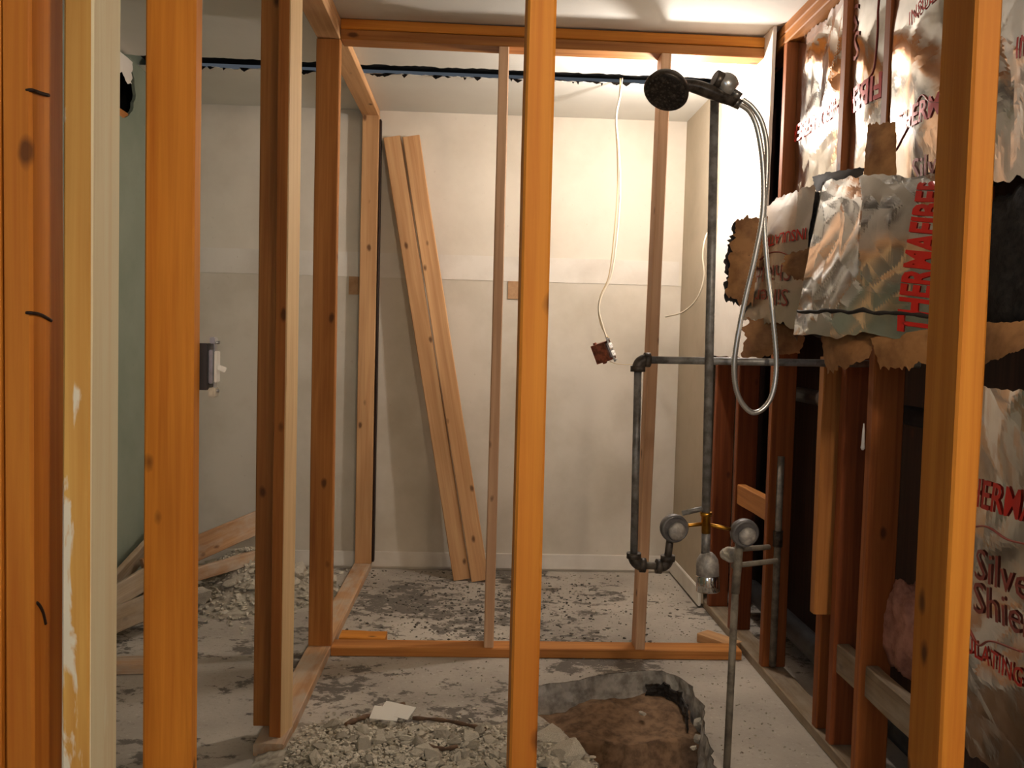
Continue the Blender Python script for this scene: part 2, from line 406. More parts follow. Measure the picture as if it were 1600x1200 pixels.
# ceiling in two sheets with a ragged slot between
e1 = ragged((XLW-.1, 3.845), (1.12, 3.860), .018, .012, 11)+[(1.12, 3.860)]
e2 = ragged((XLW-.1, 3.985), (1.12, 3.985), .018, .014, 12)+[(1.12, 3.985)]
cf = lambda u, v, w: V((u, v, H+w))
cl = struct(mk('ceiling', slab([(1.12, -1.9), (XLW-.1, -1.9)]+e1, [], .014, cf, 'ceiling'), M['ceil']))
mk('rear_sheet', slab(e2+[(1.12, YB+.05), (XLW-.1, YB+.05)], [], .002, cf, 'ceiling_rear'), M['ceil'], cl)
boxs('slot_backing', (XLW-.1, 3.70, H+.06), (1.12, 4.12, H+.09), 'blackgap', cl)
boxs('over_wall_lid', (1.12, -1.9, H+.001), (1.9, YB, H+.015), 'dark', cl)
rr = random.Random(5)
for i in range(60):     # torn black paper hanging off the slot
    x = rr.uniform(XLW+.25, 1.0); y = 3.986+rr.uniform(-.012, .004); w_ = rr.uniform(.012, .06); d = rr.uniform(.006, .020)
    vs = [(x, y, H+.004), (x+w_, y+.004, H+.004), (x+w_*.75, y-.012, H-d*.5), (x+w_*.45, y-.016, H-d), (x+w_*.15, y-.01, H-d*.4)]
    vs += [(a, b+.003, c) for a, b, c in vs]
    mk('torn_paper', mesh('torn', vs, [(0, 1, 2, 3, 4), (9, 8, 7, 6, 5)]+[(k, k+5, (k+1) % 5+5, (k+1) % 5) for k in range(5)]), M['tar'], cl)
# right wall: remnants of drywall over the studs
rw_fn = lambda x0: (lambda u, v, w: V((x0+w, u, v)))
edge_pts = ragged((3.93, H), (3.99, .02), .03, .012, 21)
wr = struct(mk('wall_right', slab([(YB, .02), (YB, H)]+edge_pts+[(3.99, .02)], [], .012, rw_fn(XR-.013), 'wall_right'), M['tan']))
top_l = ragged((3.90, 1.20), (3.87, H), .03, .014, 22)
mk('bare_drywall_piece', slab(top_l+[(3.87, H), (3.215, H)]+ragged((3.215, H), (3.24, 1.20), .05, .006, 23)+ragged((3.24, 1.20), (3.90, 1.20), .04, .008, 24), [], .013, rw_fn(XR-.030), 'drywall'), M['drywall'], wr)
struct(boxs('baseboard_right', (XR-.027, 3.98, .01), (XR-.0135, YB-.02, .095), 'white_trim', None, .003))
struct(boxs('wall_front', (-1.6, -1.95, -.05), (1.5, -1.9, H+.05), 'wall'))
# outer sheathing behind the open studs
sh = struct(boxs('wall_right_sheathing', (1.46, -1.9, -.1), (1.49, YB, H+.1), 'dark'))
bpy.context.view_layer.update()
# ------------------------------------------------------------------ stud frames
def vstud(parent, x0, x1, y0, y1, z0, z1, mat, **k):
    """upright from its plan rectangle; width along the longer side"""
    cx, cy = (x0+x1)/2, (y0+y1)/2; dx, dy = x1-x0, y1-y0
    return board('stud', (cx, cy, z0), (cx, cy, z1), dx, dy, (1, 0, 0), mat, parent, **k)
# near partition across the view
nf = thing('stud_partition', 'nearest bare wall frame of amber upright studs standing across the whole view', 'wall frame', (.06, 1.2, 0))
YN = 1.155
board('bottom_plate', (-1.2, YN+.045, .02), (1.09, YN+.045, .02), .089, .038, (0, 1, 0), 'dusty', nf)
board('top_plate', (-1.2, YN+.045, 2.40), (1.09, YN+.045, 2.40), .089, .038, (0, 1, 0), 'amber', nf)
s0 = vstud(nf, -.6255, -.5875, YN, YN+.089, .04, 2.38, 'amber')
s00 = vstud(nf, -.664, -.6262, YN-.002, YN+.087, .04, 2.38, 'amber')
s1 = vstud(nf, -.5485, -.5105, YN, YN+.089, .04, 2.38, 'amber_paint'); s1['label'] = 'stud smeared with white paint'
s2 = vstud(nf, .0563, .0943, YN, YN+.089, .04, 2.38, 'amber')
s3 = vstud(nf, .6613, .6993, YN, YN+.089, .04, 2.38, 'amber')
for pp in (((51, 141), (62, 145), (76, 149)), ((51, 489), (64, 492), (80, 501)), ((58, 942), (66, 955), (71, 975))):      # bent nails and a drip on the inner side of the left stud
    p = [atX(a, b, -.5865) for a, b in pp]
    mk('bent_nail', tube_mesh(smooth_path([p[0]+V((-.008, 0, 0))]+p, 4), .0024, 6), M['nail'], s0)
# left partition running away from the viewer
lf = thing('stud_partition', 'left bare wall frame running back to the cream wall, with dusty floor plate', 'wall frame', (-.59, 3., 0))
X0, X1 = -.634, -.545
board('bottom_plate', (-.5895, 2.50, .020), (-.5895, 4.60, .020), .089, .038, (1, 0, 0), 'dusty', lf)
board('bottom_plate', (-.5895, 1.42, .020), (-.5895, 2.30, .020), .089, .038, (1, 0, 0), 'dusty', lf)
board('top_plate', (-.5895, 1.40, 2.42), (-.5895, 4.60, 2.42), .089, .037, (1, 0, 0), 'pale', lf, warp=.0006)
board('top_plate', (-.5895, 1.40, 2.382), (-.5895, 3.395, 2.382), .089, .037, (1, 0, 0), 'pale', lf, warp=.0006)
vstud(lf, -.609, -.520, 1.592, 1.630, .04, 2.36, 'amber')
a = atY(403, 700, 2.62).x; b = atY(417, 700, 2.57).x
vstud(lf, a-.005, a+.084, 2.615, 2.653, .04, 2.36, 'brown')
cx = atY(428.5, 700, 2.53).x
o = board('stud', (cx+.018, 2.585, .0), (cx+.018, 2.585, 2.36), .038, .089, (math.cos(.20), -math.sin(.20), 0), 'brown_lit_side', lf)
vstud(lf, X0, X1, 3.31, 3.348, .04, 2.36, 'brown')
e_s = vstud(lf, X0+.004, X1+.004, 4.55, 4.588, .04, 2.40, 'pale')
board('drywall_strip', (X1+.010, 4.575, .05), (X1+.010, 4.575, 2.38), .010, .05, (1, 0, 0), 'dark', lf)
# cross partition
cfm = thing('stud_partition', 'far bare wall frame with long orange top plate and thin uprights before the cream wall', 'wall frame', (.28, 3.35, 0))
YC = 3.31
board('bottom_plate', (-.544, YC+.045, .019), (1.075, YC+.045, .019), .089, .038, (0, 1, 0), 'brown', cfm, warp=.0008)
board('top_plate', (-.544, YC+.045, 2.42), (1.095, YC+.045, 2.413), .089, .037, (0, 1, 0), 'amber', cfm, warp=.0006)
board('top_plate', (-.544, YC+.045, 2.382), (1.095, YC+.045, 2.372), .089, .037, (0, 1, 0), 'brown', cfm, warp=.0006)
for (pt, pb) in ((787, 764), (1041, 1001)):
    a, b = atY(pt, 95, YC), atY(pb, 1005, YC)
    board('stud', (b.x, YC+.045, .040), (a.x, YC+.045, 2.357), .038, .089, (1, 0, 0), 'tancross', cfm)
# right exterior wall frame
rf = thing('stud_partition', 'right exterior wall frame with open dark stud bays holding foil insulation', 'wall frame', (1.15, 2.8, 0))
board('bottom_plate', (XR+.045, 1.2, .019), (XR+.045, 4.55, .019), .089, .038, (1, 0, 0), 'grey', rf)
board('top_plate', (XR+.045, 1.2, 2.42), (XR+.045, 4.55, 2.42), .089, .037, (1, 0, 0), 'brown', rf, warp=.0006)
board('top_plate', (XR+.045, 1.2, 2.382), (XR+.045, 4.55, 2.382), .089, .037, (1, 0, 0), 'brown', rf, warp=.0006)
for y, m_ in ((3.91, 'red'), (3.585, 'red'), (3.165, 'redbrown'), (2.645, 'redbrown'), (2.36, 'redbrown'), (1.985, 'red'), (1.55, 'red')):
    vstud(rf, XR+.001, XR+.090, y-.019, y+.019, .039, 2.36, m_)
vstud(rf, 1.062, 1.151, 2.586, 2.624, .42, 1.22, 'brown')
vstud(rf, XR+.001, XR+.09, 2.52, 2.556, .039, 1.22, 'red')
q = atX(1348, 700, XR-.001)
mk('resin_drip', tube_mesh([V((XR-.001, q.y, q.z+d)) for d in (.07, .05, .03, .012, 0, -.006)], lambda i: (.0015, .0034, .0042, .0048, .0062, .003)[i], 8), M['toggle'], [c for c in rf.children if c.name.startswith('stud')][4])
p = atX(1175, 783, XR+.02)
board('fire_block', (XR+.03, 3.186, p.z), (XR+.03, 3.564, p.z+.0), .085, .038, (0, 0, 1), 'brown', rf)
p = atX(1330, 1040, XR+.03)
board('fire_block', (XR+.03, 2.38, p.z), (XR+.03, 2.62-.085, p.z), .09, .038, (0, 0, 1), 'grey', rf)
board('fire_block', (XR+.035, 2.005, p.z), (XR+.035, 2.341, p.z), .09, .038, (0, 0, 1), 'grey', rf)
# ------------------------------------------------------------------ loose timber
def loose(name, label, cat, *a, **k): return tag(board(name, *a, **k), label, cat)
def lean(px_t, px_b, lab, yoff, mat):
    b = atY(px_b[0], px_b[1], 4.40+yoff); b.z = .006; t = atY(px_t[0], px_t[1], 4.565+yoff)
    return loose('leaning_board', lab, 'board', b, t, .089, .038, (1, 0, 0), mat, warp=.003)
lean((613, 215), (721, 908), 'left of two pale boards leaning together against the cream back wall', -.0, 'pale')
lean((643, 214), (750, 904), 'right of two pale boards leaning together against the cream back wall', -.012, 'pale')
loose('timber_offcut', 'short amber timber offcut lying behind the floor plate at its left end', 'timber', (-.53, 3.455, .0195), (-.345, 3.455, .0195), .089, .038, (0, 1, 0), 'amber')
a, b = atZ(1092, 1003, 0), atZ(1190, 1038, 0)
loose('timber_offcut', 'short timber offcut lying aslant on the floor by the right wall studs', 'timber', V((a.x+.02, a.y+.02, .0195)), V((1.085, b.y+.13, .0195)), .075, .038, (.5, .9, 0), 'pale')
# ------------------------------------------------------------------ pipework
GY = 2.42
pw = thing('shower_pipework', 'dark galvanised shower pipes with two round valves and brass tee, standing free', 'pipework', (.67, GY, 0))
def P(x, y, Y=GY): return atY(x, y, Y)
def pipe(name, a, b, r, mat, parent=pw): return mk(name, tube_mesh([a, b], r, 14), M[mat], parent)
def elbow(p, d1, d2, r=.0135, mat='iron'):
    d1, d2 = V(d1).normalized(), V(d2).normalized(); k = .030; pts = []
    for i in range(9):
        t = i/8; pts.append((1-t)**2*(p+d1*k)+2*t*(1-t)*p+t*t*(p+d2*k))
    e = mk('elbow_fitting', tube_mesh(pts, r*1.28, 14), M[mat], pw)
    for d in (d1, d2): mk('collar', tube_mesh([p+d*(k-.012), p+d*(k+.004)], r*1.55, 14), M[mat], e)
    return e
r_ = .0108
top = P(1117, 140); jn = P(1103, 800)
pipe('riser_pipe', top, jn, .0125, 'galv')
pipe('stub_arm', P(1106, 793), P(1066, 802), .0075, 'galv')
mk('brass_tee', tube_mesh([P(1103, 800), P(1103, 806), P(1103, 806.5), P(1103, 833)], lambda i: .017 if i < 2 else .0135, 14), M['brass'], pw)
pipe('lower_nipple', P(1103, 833), P(1102, 868), .0125, 'galv')
vl, vr = P(1053, 825), P(1163, 832)
pipe('brass_tube', P(1103, 818), vl+V((0, .01, 0)), .0055, 'brass'); pipe('brass_tube', P(1103, 819), vr+V((0, .01, 0)), .0055, 'brass')
for v, px in ((vl, 0), (vr, 1)):
    vd = V((.10 if px else .14, -1, -.12 if px else -.08))
    va = mk('valve_body', lathe_mesh([(.012, -.05), (.022, -.045), (.024, -.02), (.039, -.012), (.041, 0), (.040, .012), (.034, .016), (.032, .010)], 26), M['valve_ring'], pw, axis_mat(v, vd))
    bm = bmesh.new(); bmesh.ops.create_uvsphere(bm, u_segments=20, v_segments=12, radius=.026)
    for vv in bm.verts:
        nz = noise.noise(vv.co*70+V((px*9, 0, 0))); vv.co *= 1+.10*nz; vv.co.z *= .55
    mk('plaster_coated_stem', bm_mesh(bm, 'stem', True), M['escut'], va, axis_mat(v+vd.normalized()*.014+V((.004, 0, -.006)), vd))
# left supply
el0 = P(1043, 886); el1 = P(990, 882); el2 = P(997, 562)
dn = (el1-el2).normalized()
pipe('supply_pipe', vl+V((-.004, .02, -.02)), el0+V((0, 0, .03)), r_, 'iron'); elbow(el0, (0, 0, 1), el1-el0)
pipe('supply_pipe', el0+(el1-el0)*.3, el1+(el0-el1)*.3, r_, 'galv_dirty'); elbow(el1, el0-el1, -dn)
pipe('supply_pipe', el1-dn*.03, el2+dn*.03, r_, 'galv')
far = V((1.30, GY+.06, el2.z+.005)); mid = el2 + V((.04, .012, 0))
elbow(el2, dn, far-el2)
pipe('supply_pipe', el2+(far-el2).normalized()*.03+V((0, .0, 0)), far, r_, 'galv')
# right supply goes down to the slab
pipe('supply_pipe', vr+V((-.006, .022, -.03)), P(1152, 930)+V((0, .02, 0)), .0125, 'galv_dirty')
pipe('supply_pipe', P(1152, 930)+V((0, .02, 0)), V((.763, 2.448, -.06)), .0108, 'galv_dirty')
# chrome spout elbow
sp = P(1105, 866)
sm = axis_mat(sp, V((.03, -.10, -1)))
spo = mk('tub_spout', lathe_mesh([(.014, -.006), (.022, .002), (.030, .014), (.0325, .03), (.0325, .062)], 26), M['escut'], pw, sm)
mk('spout_collar', lathe_mesh([(.0325, .060), (.0338, .063), (.0338, .104), (.031, .107), (.027, .106), (.027, .09)], 26), M['chrome'], spo, sm)
# shower arm and bracket
arm = mk('shower_arm', tube_mesh(smooth_path([top, top+V((.004, -.002, .025)), P(1122, 131, GY-.02), P(1130, 134, GY-.06)], 5), .0105, 12), M['gunmetal'], pw)
bk = P(1134, 134, GY-.075)
bm = bmesh.new(); bmesh.ops.create_uvsphere(bm, u_segments=24, v_segments=14, radius=.035)
for v in bm.verts:
    if v.co.z < -.006: v.co.x *= .8; v.co.z = -.006+(v.co.z+.006)*.9
mk('bracket_dome', bm_mesh(bm, 'dome', True), M['chrome_hose'], pw, Matrix.Translation(bk))
mk('bracket_ring', lathe_mesh([(.020, -.012), (.024, -.010), (.024, .010), (.020, .012)], 24), M['gunmetal'], pw, axis_mat(bk+V((-.024, -.008, .012)), (1, .2, -.3)))
# hand shower
hs = thing('hand_shower', 'dark round hand shower head on its bracket at the top of the riser', 'shower head', P(1040, 143, 2.3))
hc = P(1042, 140, 2.30); hn = V((-.38, -.50, -.78)).normalized()
mk('head_shell', lathe_mesh([(.012, -.040), (.026, -.037), (.044, -.028), (.056, -.012), (.061, .004), (.061, .010), (.058, .014)], 36), M['gunmetal'], hs, axis_mat(hc, hn))
face = mk('nozzle_face', lathe_mesh([(.0575, .0132), (.055, .0155), (.030, .0172), (.002, .0176)], 36), M['nozzle'], hs, axis_mat(hc, hn))
fm = axis_mat(hc, hn); nv = lathe_mesh([(.0022, 0), (.0020, .003), (.0012, .0036)], 8)
nv.materials.append(M['gunmetal'])
for rr_, cnt in ((.012, 6), (.024, 12), (.036, 18), (.048, 24)):
    for k in range(cnt):
        a = 2*math.pi*k/cnt+rr_*9; mk('nozzle', nv, None, face, fm @ Matrix.Translation((rr_*math.cos(a), rr_*math.sin(a), .0155)))
h0 = hc - hn*.018 + V((.035, .0, .004)); h1 = P(1150, 160, GY-.07)
pts = smooth_path([h0, h0*.72+h1*.28+V((0, 0, .006)), h0*.4+h1*.6+V((0, 0, .004)), h1], 7)
mk('handle', tube_mesh(pts, lambda i: .0138+.005*math.sin(math.pi*i/21), 16), M['gunmetal'], hs)
mk('hose_nut', tube_mesh([h1+V((-.012, 0, .003)), h1+V((.012, 0, -.006))], .0145, 12), M['chrome_dull'], hs)
mk('diverter_outlet', tube_mesh([bk+V((.016, -.008, -.018)), bk+V((.038, -.012, -.033))], .0115, 12), M['chrome_dull'], pw)
# hose: a ribbed tube
HY = GY-.07
hp = [(1156, 163), (1172, 176), (1184, 205), (1192, 260), (1192, 330), (1180, 400), (1165, 465), (1152, 530), (1147, 580), (1155, 622), (1178, 645), (1203, 625), (1213, 575), (1208, 500), (1199, 420), (1194, 340), (1198, 270), (1198, 225), (1190, 190), (1176, 168), (1160, 155)]
pts3 = [P(x, y, HY-.02+.07*i/len(hp)) for i, (x, y) in enumerate(hp)]
path = smooth_path(pts3, 26)
tag(mk('shower_hose', tube_mesh(path, lambda i: .0080 if i % 2 else .0066, 10), M['chrome_hose']), 'ribbed metal shower hose hanging in a long loop from the shower head', 'hose')
# wall pipes at right
def pipething(name, lab, pts, r, mat, fits=()):
    t = thing(name, lab, 'pipe', pts[0])
    mk('pipe_run', tube_mesh(pts, r, 16), M[mat], t)
    for a, b, rf_ in fits: mk('coupling', tube_mesh([a, b], rf_, 16), M['iron'], t)
p = atX(1270, 628, 1.235)
pipething('drain_pipe', 'thick dark pipe running level behind the open right wall studs', [V((1.235, 1.3, p.z-.0)), V((1.235, 3.3, p.z+.02))], .028, 'abs', [(V((1.235, 2.9, p.z+.018)), V((1.235, 3.0, p.z+.018)), .034)])
pv = atX(1217, 800, 1.14)
pipething('stub_pipe', 'upright grey pipe beside the open right wall studs above the floor plate', [V((1.14, pv.y, .045)), V((1.14, pv.y, .84))], .013, 'galv_dirty', [(V((1.14, pv.y, .50)), V((1.14, pv.y, .56)), .018)])
pipething('floor_pipe', 'thick dark pipe lying along the floor inside the open right wall', [V((1.30, 2.0, .10)), V((1.30, 3.9, .12))], .045, 'abs')
cpt = P(1140, 866, 2.50)
ct = thing('pipe_clamp', 'plaster-crusted clamp with two grey rods behind the right shower valve', 'pipe clamp', cpt)
bm = bmesh.new(); bmesh.ops.create_icosphere(bm, subdivisions=3, radius=.022)
for v in bm.verts: v.co *= 1+.35*noise.noise(v.co*60); v.co.x *= 1.2
mk('crusted_jaw', bm_mesh(bm, 'jaw'), M['rubble'], ct, Matrix.Translation(cpt))
mk('upper_rod', tube_mesh([cpt+V((-.01, 0, .012)), V((.90, 2.55, cpt.z+.012))], .008, 10), M['galv_dirty'], ct)
mk('lower_rod', tube_mesh([cpt+V((.01, 0, -.035)), V((.925, 2.55, cpt.z-.030))], .008, 10), M['galv_dirty'], ct)
mk('rod_bridge', tube_mesh([cpt+V((.03, .0, .012)), cpt+V((.03, 0, -.035))], .009, 10), M['rubble2'], ct)
# ------------------------------------------------------------------ electrics
def cable(name, lab, pts, r, mat): return tag(mk(name, tube_mesh(smooth_path(pts, 8), r, 8), M[mat]), lab, 'cable')
CY = 3.90
cpts = [(972, 122), (969, 150), (963, 185), (967, 235), (969, 300), (964, 370), (955, 430), (940, 462), (936, 485), (942, 510), (948, 528)]
cable('electrical_cable', 'cream electrical cable dangling from the ceiling slot to the brown box', [atY(x, y, CY+(.02 if i == 0 else 0)) for i, (x, y) in enumerate(cpts)], .0042, 'cable')
cable('electrical_cable', 'second thin tan cable dangling beside the cream one above the brown box', [atY(x-3+2*math.sin(i), y, CY+.012) for i, (x, y) in enumerate(cpts[:-1])]+[atY(952, 530, CY)], .0026, 'copperwire')
cable('electrical_cable', 'cream cable curving out of the taupe side wall near the riser pipe', [atX(1112, 352, 1.085), atY(1102, 372, 3.95), atY(1098, 400, 3.95), atY(1100, 432, 3.96), atY(1090, 465, 4.0), atY(1068, 487, 4.1), atY(1040, 495, 4.25)], .0036, 'cable')
bx_c = atY(946, 549, CY)
eb = thing('electrical_box', 'small brown electrical box with a metal outlet dangling on its cable', 'electrical box', bx_c)
R_ = Matrix.Rotation(math.radians(-22), 4, 'Y') @ Matrix.Rotation(math.radians(-38), 4, 'Z')
BM_ = Matrix.Translation(bx_c) @ R_
def bpart(name, lo, hi, mat, parent=eb, bev=.002): return mk(name, box_mesh(lo, hi, bev), M[mat], parent, BM_)
bm = bmesh.new(); bmesh.ops.create_cube(bm, size=1)
for v in bm.verts: v.co = V((v.co.x*.075-.012, v.co.y*.055, v.co.z*.088))
f = [f for f in bm.faces if f.normal.x > .9]; r = bmesh.ops.inset_individual(bm, faces=f, thickness=.005)
for v in f[0].verts: v.co.x -= .05
body = mk('box_body', bm_mesh(bm, 'box'), M['boxbrown'], eb, BM_)
bpart('nail_ear', (-.045, -.01, .044), (-.030, .004, .053), 'boxbrown', body)
bpart('nail_ear', (-.03, -.01, -.053), (-.012, .004, -.044), 'boxbrown', body)
out = bpart('outlet_body', (.006, -.019, -.034), (.034, .019, .034), 'steel', eb, .004)
st = bpart('mounting_strap', (.029, -.009, -.058), (.0315, .009, .058), 'steel', eb, .0008)
for z in (-.018, .018):
    bpart('socket_face', (.034, -.015, z-.013), (.039, .015, z+.013), 'toggle', out, .003)
    for y in (-.006, .006): bpart('slot', (.0385, y-.001, z-.004), (.0395, y+.001, z+.004), 'blackplastic', out, 0)
for z in (-.05, .05): mk('strap_screw', tube_mesh([V((.026, 0, z)), V((.045, 0, z))], .0022, 8), M['steel'], st, BM_)
mk('bare_wire', tube_mesh(smooth_path([bx_c+V((.02, 0, -.045)), bx_c+V((.05, 0, -.055)), bx_c+V((.09, .0, -.058)), bx_c+V((.15, .02, -.056))], 6), .0016, 6), M['copperwire'], eb)
# light switch on the left partition stud
sc = atY(308, 572, 1.66); sw = thing('light_switch', 'bare white toggle light switch screwed to the side of an amber stud', 'light switch', sc)
X_ = -.5195
def swp(name, lo, hi, mat, bev=.0015, parent=sw): return mk(name, box_mesh(V(lo)+V((X_, 1.655, sc.z)), V(hi)+V((X_, 1.655, sc.z)), bev), M[mat], parent)
swp('switch_box', (-.012, -.022, -.044), (.012, .024, .044), 'blackplastic')
swb = swp('switch_body', (.012, -.016, -.032), (.020, .016, .032), 'steel')
swp('mounting_yoke', (.0195, -.009, -.052), (.0215, .009, .052), 'steel', .0006)
fr = swp('switch_frame', (.0215, -.013, -.030), (.026, .013, .030), 'toggle')
tm = Matrix.Translation((X_+.026, 1.655, sc.z)) @ Matrix.Rotation(math.radians(20), 4, 'Y')
mk('toggle_lever', box_mesh((-.002, -.004, -.006), (.016, .004, .004), .0015), M['toggle'], fr, tm)
for z in (-.046, .046):
    mk('yoke_screw', tube_mesh([V((X_+.012, 1.655, sc.z+z)), V((X_+.028, 1.655, sc.z+z))], .003, 8), M['steel'], sw)
swp('plaster_ear', (.010, -.012, -.058), (.024, .012, -.040), 'rubble'); swp('plaster_ear', (.012, -.010, .044), (.022, .010, .056), 'steel')
# ------------------------------------------------------------------ insulation
def _hsh(i, j, k):
    x = math.sin(i*127.1+j*311.7+k*74.7)*43758.5453; return x-math.floor(x)
def _facet(x, y, k):        # piecewise-flat height over a triangulated lattice: sharp creases, flat facets
    i, j = math.floor(x), math.floor(y); a, b = x-i, y-j
    h00, h10, h01, h11 = _hsh(i, j, k), _hsh(i+1, j, k), _hsh(i, j+1, k), _hsh(i+1, j+1, k)
    if _hsh(i, j, k+9) > .5:
        return h00+a*(h10-h00)+b*(h11-h10) if a > b else h00+b*(h01-h00)+a*(h11-h01)
    return h00+a*(h10-h00)+b*(h01-h00) if a+b < 1 else h11+(1-a)*(h01-h11)+(1-b)*(h10-h11)
def crumple(u, v, seed, amp):
    q = V((u, v, seed*3.1)); w1 = noise.noise(q*6)*.05; w2 = noise.noise(q*6+V((7, 3, 1)))*.05
    x, y = u+w1, v+w2; x, y = x*.82+y*.57, -x*.57+y*.82
    return amp*((_facet(x/.13, y/.13, seed)-.5)*1.3+(_facet(x/.05, y/.05, seed+20)-.5)*.22)
def patch(p00, p10, p11, p01, bulge=0., seed=0, amp=.008):
    """p00 top-left, p10 top-right, p11 bottom-right, p01 bottom-left as seen; returns F(u,v,off) and sizes"""
    p00, p10, p11, p01 = map(V, (p00, p10, p11, p01))
    n = (p01-p00).cross(p10-p00).normalized()
    if n.dot(C0-(p00+p11)/2) < 0: n = -n
    def F(u, v, off=0.):
        b = (p00*(1-u)+p10*u)*(1-v)+(p01*(1-u)+p11*u)*v
        uu, vv = min(1, max(0, u)), min(1, max(0, v))
        return b+n*(bulge*math.sin(math.pi*uu)*math.sin(math.pi*(.15+.85*vv))+crumple(u*su, v*sv, seed, amp)+off)
    su = ((p10-p00).length+(p11-p01).length)/2; sv = ((p01-p00).length+(p11-p10).length)/2
    return F, su, sv, n
def rag(t, seed, amp): return amp*(noise.noise(V((t*5, seed, 0)))+.6*noise.noise(V((t*17, seed, 2))))
def sheet(F, nu, nv, seed, ra=(.02, .02, .02, .02), thick=.0012, u0=0, u1=1, v0=0, v1=1, off=0.):
    """ragged-edged solid sheet; ra = raggedness left,right,top,bottom (fraction)"""
    vs, fs = [], []
    for s_ in (0, 1):
        for j in range(nv+1):
            for i in range(nu+1):
                a, b = i/nu, j/nv
                L = u0+rag(b, seed, ra[0]); R_2 = u1+rag(b, seed+3, ra[1]); T = v0+rag(a, seed+5, ra[2]); B = v1+rag(a, seed+8, ra[3])
                vs.append(F(L+(R_2-L)*a, T+(B-T)*b, off-thick*s_))
    n = (nu+1)*(nv+1)
    for j in range(nv):
        for i in range(nu):
            a = j*(nu+1)+i; q = (a, a+1, a+nu+2, a+nu+1); fs.append(q); fs.append(tuple(k+n for k in reversed(q)))
    bd = [i for i in range(nu)]+[(j*(nu+1)+nu) for j in range(nv)]+[nv*(nu+1)+i for i in range(nu, 0, -1)]+[j*(nu+1) for j in range(nv, 0, -1)]
    for k in range(len(bd)):
        a, b = bd[k], bd[(k+1) % len(bd)]; fs.append((b, a, a+n, b+n))
    bm = bmesh.new(); me = mesh('s', vs, fs); bm.from_mesh(me); bpy.data.meshes.remove(me)
    return bm_mesh(bm, 'sheet')
_font = {}
def letters(txt, F, su, sv, cu, cv, height, ang, parent, mat='ink_red', bold=0., off=.0032, squeeze=1., clip=(0, 1, 0, 1), fit=None):
    """flat print following the sheet: text outlines mapped through F; cu,cv centre (fractions), ang degrees clockwise as seen"""
    key = (txt, bold)
    if key not in _font:
        cu_ = bpy.data.curves.new('print', 'FONT'); cu_.body = txt; cu_.align_x = 'CENTER'; cu_.align_y = 'CENTER'; cu_.offset = bold; cu_.resolution_u = 2
        ob = bpy.data.objects.new('print', cu_); COL.objects.link(ob); bpy.context.view_layer.update()
        me = bpy.data.meshes.new_from_object(ob.evaluated_get(bpy.context.evaluated_depsgraph_get()))
        bpy.data.objects.remove(ob); bpy.data.curves.remove(cu_); _font[key] = me
    bm = bmesh.new(); bm.from_mesh(_font[key])
    bmesh.ops.triangulate(bm, faces=bm.faces)
    for _ in range(4):
        es = [e for e in bm.edges if e.calc_length()*height > .012]
        if not es: break
        bmesh.ops.subdivide_edges(bm, edges=es, cuts=1); bmesh.ops.triangulate(bm, faces=bm.faces)
    if fit: xs = [v.co.x for v in bm.verts]; squeeze = fit/((max(xs)-min(xs))*height)
    a = math.radians(ang); c, s = math.cos(a), math.sin(a)
    kill = []
    for v in bm.verts:
        x, y = v.co.x*height*squeeze, -v.co.y*height
        u, vv = cu+(x*c-y*s)/su, cv+(x*s+y*c)/sv
        if not (clip[0] <= u <= clip[1] and clip[2] <= vv <= clip[3]): kill.append(v)
        v.co = F(u, vv, off)
    bmesh.ops.delete(bm, geom=kill, context='VERTS')
    me = bpy.data.meshes.new('print'); bm.to_mesh(me); bm.free()
    o = mk('printed_lettering', me, M[mat], parent, Matrix.Identity(4)); return o
def squiggle(F, su, pts, parent, w_=.0022, mat='ink_dim'):
    p = smooth_path([V((a, b, 0)) for a, b in pts], 10)
    mk('printed_line', tube_mesh([F(q.x, q.y, .0015) for q in p], w_, 5), M[mat], parent)
def wool_block(F, seed, depth, mat='wool', u0=0, u1=1, v0=0, v1=1, parent=None, name='mineral_wool'):
    nu, nv = 14, 14; vs, fs = [], []
    for s_ in (0, 1):
        for j in range(nv+1):
            for i in range(nu+1):
                a, b = i/nu, j/nv; L = u0+rag(b, seed+11, .04); R2 = u1+rag(b, seed+13, .04); T = v0+rag(a, seed+15, .03); B = v1+rag(a, seed+18, .04)
                q = F(L+(R2-L)*a, T+(B-T)*b, -.012-depth*s_)
                vs.append(q+V((noise.noise(q*60), noise.noise(q*60+V((9, 0, 0))), noise.noise(q*60+V((0, 9, 0)))))*.008)
    n = (nu+1)*(nv+1)
    for j in range(nv):
        for i in range(nu):
            a = j*(nu+1)+i; q = (a, a+1, a+nu+2, a+nu+1); fs.append(q); fs.append(tuple(k+n for k in reversed(q)))
    bd = [i for i in range(nu)]+[(j*(nu+1)+nu) for j in range(nv)]+[nv*(nu+1)+i for i in range(nu, 0, -1)]+[j*(nu+1) for j in range(nv, 0, -1)]
    for k in range(len(bd)): a, b = bd[k], bd[(k+1) % len(bd)]; fs.append((b, a, a+n, b+n))
    bm = bmesh.new(); me = mesh('s', vs, fs); bm.from_mesh(me); bpy.data.meshes.remove(me)
    return mk(name, bm_mesh(bm, 'wool', True), M[mat], parent)
GRP = 'foil faced insulation batts'
